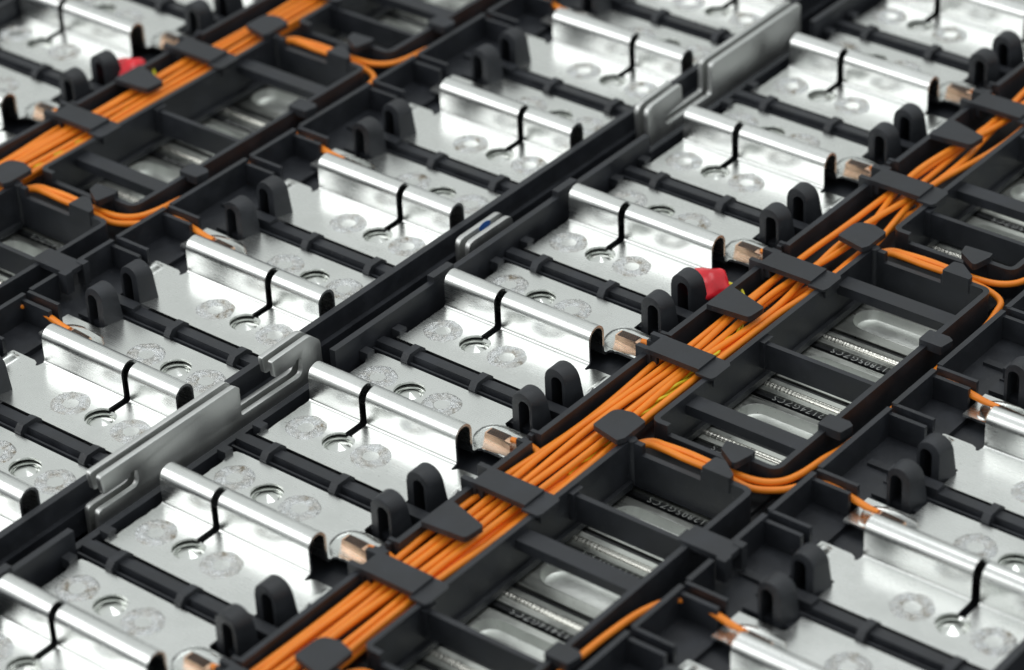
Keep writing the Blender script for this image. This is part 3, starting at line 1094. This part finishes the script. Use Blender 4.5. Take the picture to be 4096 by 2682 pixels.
def harness(ox, side, yend, blurred):
    wl = 'orange wire' 
    # through wires
    thr = [(1.5, 0.125, 'thick left-hand'), (3.0, 0.135, 'middle'), (4.2, 0.13, 'right-of-middle'), (5.9, 0.125, 'rightmost')]
    for i, (j, z, nm) in enumerate(thr):
        pts = lane_pts(top_lane(j), z, 12.5, yend, i + (20 if blurred else 1), 0.085 if not blurred else 0.03)
        # merge towards evenly packed lanes at the near end
        tgt = top_lane((2.25, 3.45, 4.7, 6.1)[i])
        pts = [(p[0] + (0.045 * math.sin(p[1] * (1.3 + 0.35 * i) + i * 1.9) if not blurred else 0), p[1], p[2] + 0.012 * math.sin(p[1] * 1.1 + i * 2)) for p in pts]
        pts = [(p[0] + (tgt - p[0]) * 0.85 * sm01((3.0 - p[1]) / 4.5), p[1], p[2]) for p in pts]
        wire_obj(smooth_path(pts, 3), 'long orange wire, %s strand running the whole length of the %s channel' % (nm, side))
    # leads from the left-hand plates
    lanes = {9: (0.6, 0.05), 7: (2.4, 0.05), 5: (5.6, 0.05), 3: (1.1, 0.13), 1: (0.0, 0.115), -1: (0.6, 0.04), -3: (2.5, 0.05), -5: (3.5, 0.05)}
    names = {9: 'topmost', 7: 'upper', 5: 'upper middle', 3: 'middle', 1: 'lower middle', -1: 'lower', -3: 'lowest', -5: 'hidden'}
    cnt = 0
    for yk, (j, z) in lanes.items():
        yy = yk - 0.135
        if not (in_view(ox + 1.3, yy, 0, 0.02)): continue
        cx = 1.275
        ctrl = [(cx + 0.10, yy - 0.01, 0.085), (cx + 0.19, yy, 0.092), (1.53, yy - 0.0, 0.10), (1.63, yy - 0.015, 0.105), (1.73, yy - 0.08, 0.11)]
        ctrl += [(top_lane(j) - 0.01, yy - 0.30, z)]
        ctrl += lane_pts(top_lane(j), z, yy - 0.6, yend, yk + 40, 0.04)
        ctrl = [(p[0] + ox, p[1], p[2]) for p in ctrl]
        w = wire_obj(smooth_path(ctrl, 4), 'orange wire whose copper crimp sits right of the %s plate, left edge of %s channel' % (names[yk], side))
        w['label'] = 'orange wire crimped in copper, %s of those leaving the %s channel leftwards' % (names[yk], side)
        o = Vector(ctrl[0])
        add_crimp(w, (cx - 0.03 + ox - o.x, 0.0, 0.045), -0.02)
        for ch in w.children:
            ch.location.z = {'crimp': 0.034, 'resin_cover': 0.012, 'solder_tongue': 0.0006}.get(ch.name.split('.')[0], 0) - o.z
    # pairs leaving through the passages to the right-hand plates
    for pi, (yp, ups) in enumerate(((-4.5, 'lowest'), (-0.46, 'middle'), (3.56, 'upper'), (7.6, 'topmost'))):
        for q in range(2):
            if not any(in_view(ox + x, yp + dy, 0, 0.02) for x in (2, 3.8) for dy in (0, 2)): continue
            jz = (5.4, 0.055) if q == 0 else (4.5, 0.055)
            base = lane_pts(top_lane(jz[0]), jz[1], yp - 1.15, yend, pi * 3 + q + 60, 0.012)[::-1]
            base = [p for p in base]
            if yend > yp - 1.2: base = []
            mid = [(2.20 + 0.02 * q, yp - 0.65, 0.06), (2.27, yp - 0.26 - 0.02 * q, 0.085), (2.42, yp - 0.05 + 0.05 * q, 0.10), (2.62, yp - 0.03 + 0.06 * q, 0.115), (2.85, yp - 0.05 + 0.085 * q, 0.125), (3.05, yp - 0.055 + 0.08 * q, 0.13), (3.3, yp - 0.05 + 0.07 * q, 0.125)]
            if q == 0:
                # short one: to the notch just above the passage, (y = yp + 0.34)
                ty = yp + 0.37 if pi != 2 else yp - 0.5
                if pi == 2:
                    end = [(3.60, yp - 0.06, 0.10), (3.80, yp - 0.15, 0.09), (3.86, yp - 0.34, 0.08), (3.89, yp - 0.60, 0.05), (3.89, yp - 1.0, 0.02), (3.89, yp - 1.45, 0.04), (4.03, 1.895, 0.11), (4.20, 1.885, 0.12), (4.40, 1.875, 0.10), (4.62, 1.85, 0.09), (4.72, 1.85, 0.085)]
                    cy = 1.85
                else:
                    ty = round((yp + 0.35 + 0.1) / 2) * 2 - 0.105 if False else yp + 0.355
                    end = [(3.58, yp - 0.03, 0.085), (3.80, yp + 0.10, 0.08), (3.92, yp + 0.24, 0.085), (4.06, ty, 0.11), (4.25, ty, 0.12), (4.42, ty - 0.01, 0.10), (4.58, ty - 0.03, 0.085), (4.70, ty - 0.04, 0.08)]
                    cy = ty - 0.04
            else:
                ty = yp + 2.35
                end = [(3.58, yp + 0.05, 0.12), (3.76, yp + 0.16, 0.12), (3.845, yp + 0.36, 0.12), (3.87, yp + 0.70, 0.10), (3.88, yp + 1.05, 0.05), (3.89, yp + 1.9, 0.02), (3.90, yp + 2.15, 0.05), (4.02, ty - 0.02, 0.11), (4.25, ty, 0.12), (4.42, ty - 0.01, 0.10), (4.58, ty - 0.03, 0.085), (4.70, ty - 0.04, 0.08)]
                cy = ty - 0.04
                if pi == 0:
                    end = [(3.58, yp + 0.05, 0.12), (3.74, yp + 0.16, 0.12), (3.80, yp + 0.40, 0.12), (3.81, yp + 0.9, 0.13), (3.83, yp + 1.5, 0.14), (3.88, yp + 2.0, 0.13), (4.02, ty - 0.02, 0.11), (4.25, ty, 0.12), (4.42, ty - 0.01, 0.10), (4.58, ty - 0.03, 0.085), (4.70, ty - 0.04, 0.08)]
            ctrl = base + mid + end
            if q == 1 and pi == 2:
                end = [(3.58, yp + 0.05, 0.12), (3.76, yp + 0.16, 0.12), (3.845, yp + 0.36, 0.12), (3.92, yp + 0.40, 0.11)]
            ctrl = [(p[0] + ox, p[1], p[2]) for p in ctrl]
            w = wire_obj(smooth_path(ctrl, 5), 'orange wire through the %s passage, %s of the pair, right of the %s channel' % (ups, 'shorter' if q == 0 else 'longer', side))
            o = Vector(ctrl[0]); e_ = Vector(ctrl[-1])
            add_crimp(w, (e_.x + 0.11 - o.x, e_.y - o.y - 0.01, 0.0), math.pi - 0.05)
            for ch in w.children:
                ch.location.z = {'crimp': 0.034, 'resin_cover': 0.010, 'solder_tongue': 0.0006}.get(ch.name.split('.')[0], 0) - o.z

def harness_off(ox, side, yend, blurred):
    # through wires need the offset too
    global top_lane
    base_tl = top_lane
    n0 = set(o.name for o in bpy.data.objects)
    harness(ox, side, yend, blurred)
    for o in bpy.data.objects:
        if o.name not in n0 and o.name.startswith('sense_wire') and o.get('label', '').startswith('long orange'):
            o.location.x += ox

harness_off(0.0, 'right', -7.0, False)
harness_off(-8.02, 'left', -4.0, True)

# twisted yellow pair in the right channel and its red sensor sleeve
def yellow_pair(ox, yb, side):
    for s in (0, 1):
        ctrl = [(1.46 + ox, yb + 0.02 - 0.02 * s, 0.12), (1.60 + ox, yb, 0.13 + 0.01 * s), (1.72 + ox, yb - 0.06, 0.10), (1.86 + ox, yb - 0.3, 0.075)]
        y = yb - 0.6
        k = 0
        while y > yb - 3.4:
            a = k * 0.9 + math.pi * s
            xx = top_lane(4.1) + (0.05 if y < yb - 1.0 else 0.0)
            ctrl.append((xx + ox + 0.022 * math.cos(a), y, 0.095 + 0.022 * math.sin(a)))
            y -= 0.09; k += 1
        wire_obj(smooth_path(ctrl, 3), 'thin yellow wire, %s of the twisted pair from the red sleeve in the %s channel' % (('upper', 'lower')[s], side),
                 rad=0.017, mat=MAT_YEL, name='thermistor_wire', group='thin twisted yellow wires', sides=8)
yellow_pair(0.0, 2.12, 'right')
yellow_pair(-8.02, 2.12, 'left')

def red_sleeve(loc, label):
    bm = bmesh.new()
    bmesh.ops.create_uvsphere(bm, u_segments=28, v_segments=20, radius=1.0)
    for v in bm.verts:
        x, y, z = v.co
        tp = 1 - 0.55 * sm01((x - 0.2) / 0.8)
        n1 = noise.noise(Vector((x * 1.4, y * 1.4, z * 1.4 + 3)))
        v.co = Vector((x * 0.26, y * 0.21 * tp * (1 + 0.25 * n1), z * 0.135 * tp * (1 + 0.3 * n1) + 0.02))
    return single('heat_shrink_sleeve', finish(bm, 'heat_shrink_sleeve', MAT_RED, 0, sharp=180), label, 'sensor sleeve', loc, 'red sensor sleeves')
s1 = red_sleeve((1.32, 2.02, 0.095), 'crumpled red shrink sleeve behind a black hoop, joined to thin yellow wires, right of centre')
s1.rotation_euler = (0.1, 0.05, 0.12)
s2 = red_sleeve((-6.62, 1.98, 0.06), 'blurred red shrink sleeve beside the left channel, near the upper left corner')
s2.rotation_euler = (0.1, 0.05, 0.12)

# extra hardware printed code beside the lower right hoop
t_ = text_mesh('0518', 0.09, MAT_INK)
o = single('printed_code', t_, 'small dark code printed on the metal beside the lower right hoop', 'printed code', (4.66, -1.60, 0.002))
o.rotation_euler = (0, 0, -0.4)

for o in list(bpy.data.objects):
    if o.parent is None and o.type in {'MESH', 'EMPTY'} and 'kind' not in o and not o.get('label'):
        print('NO LABEL', o.name)
print('objects', len(bpy.data.objects))
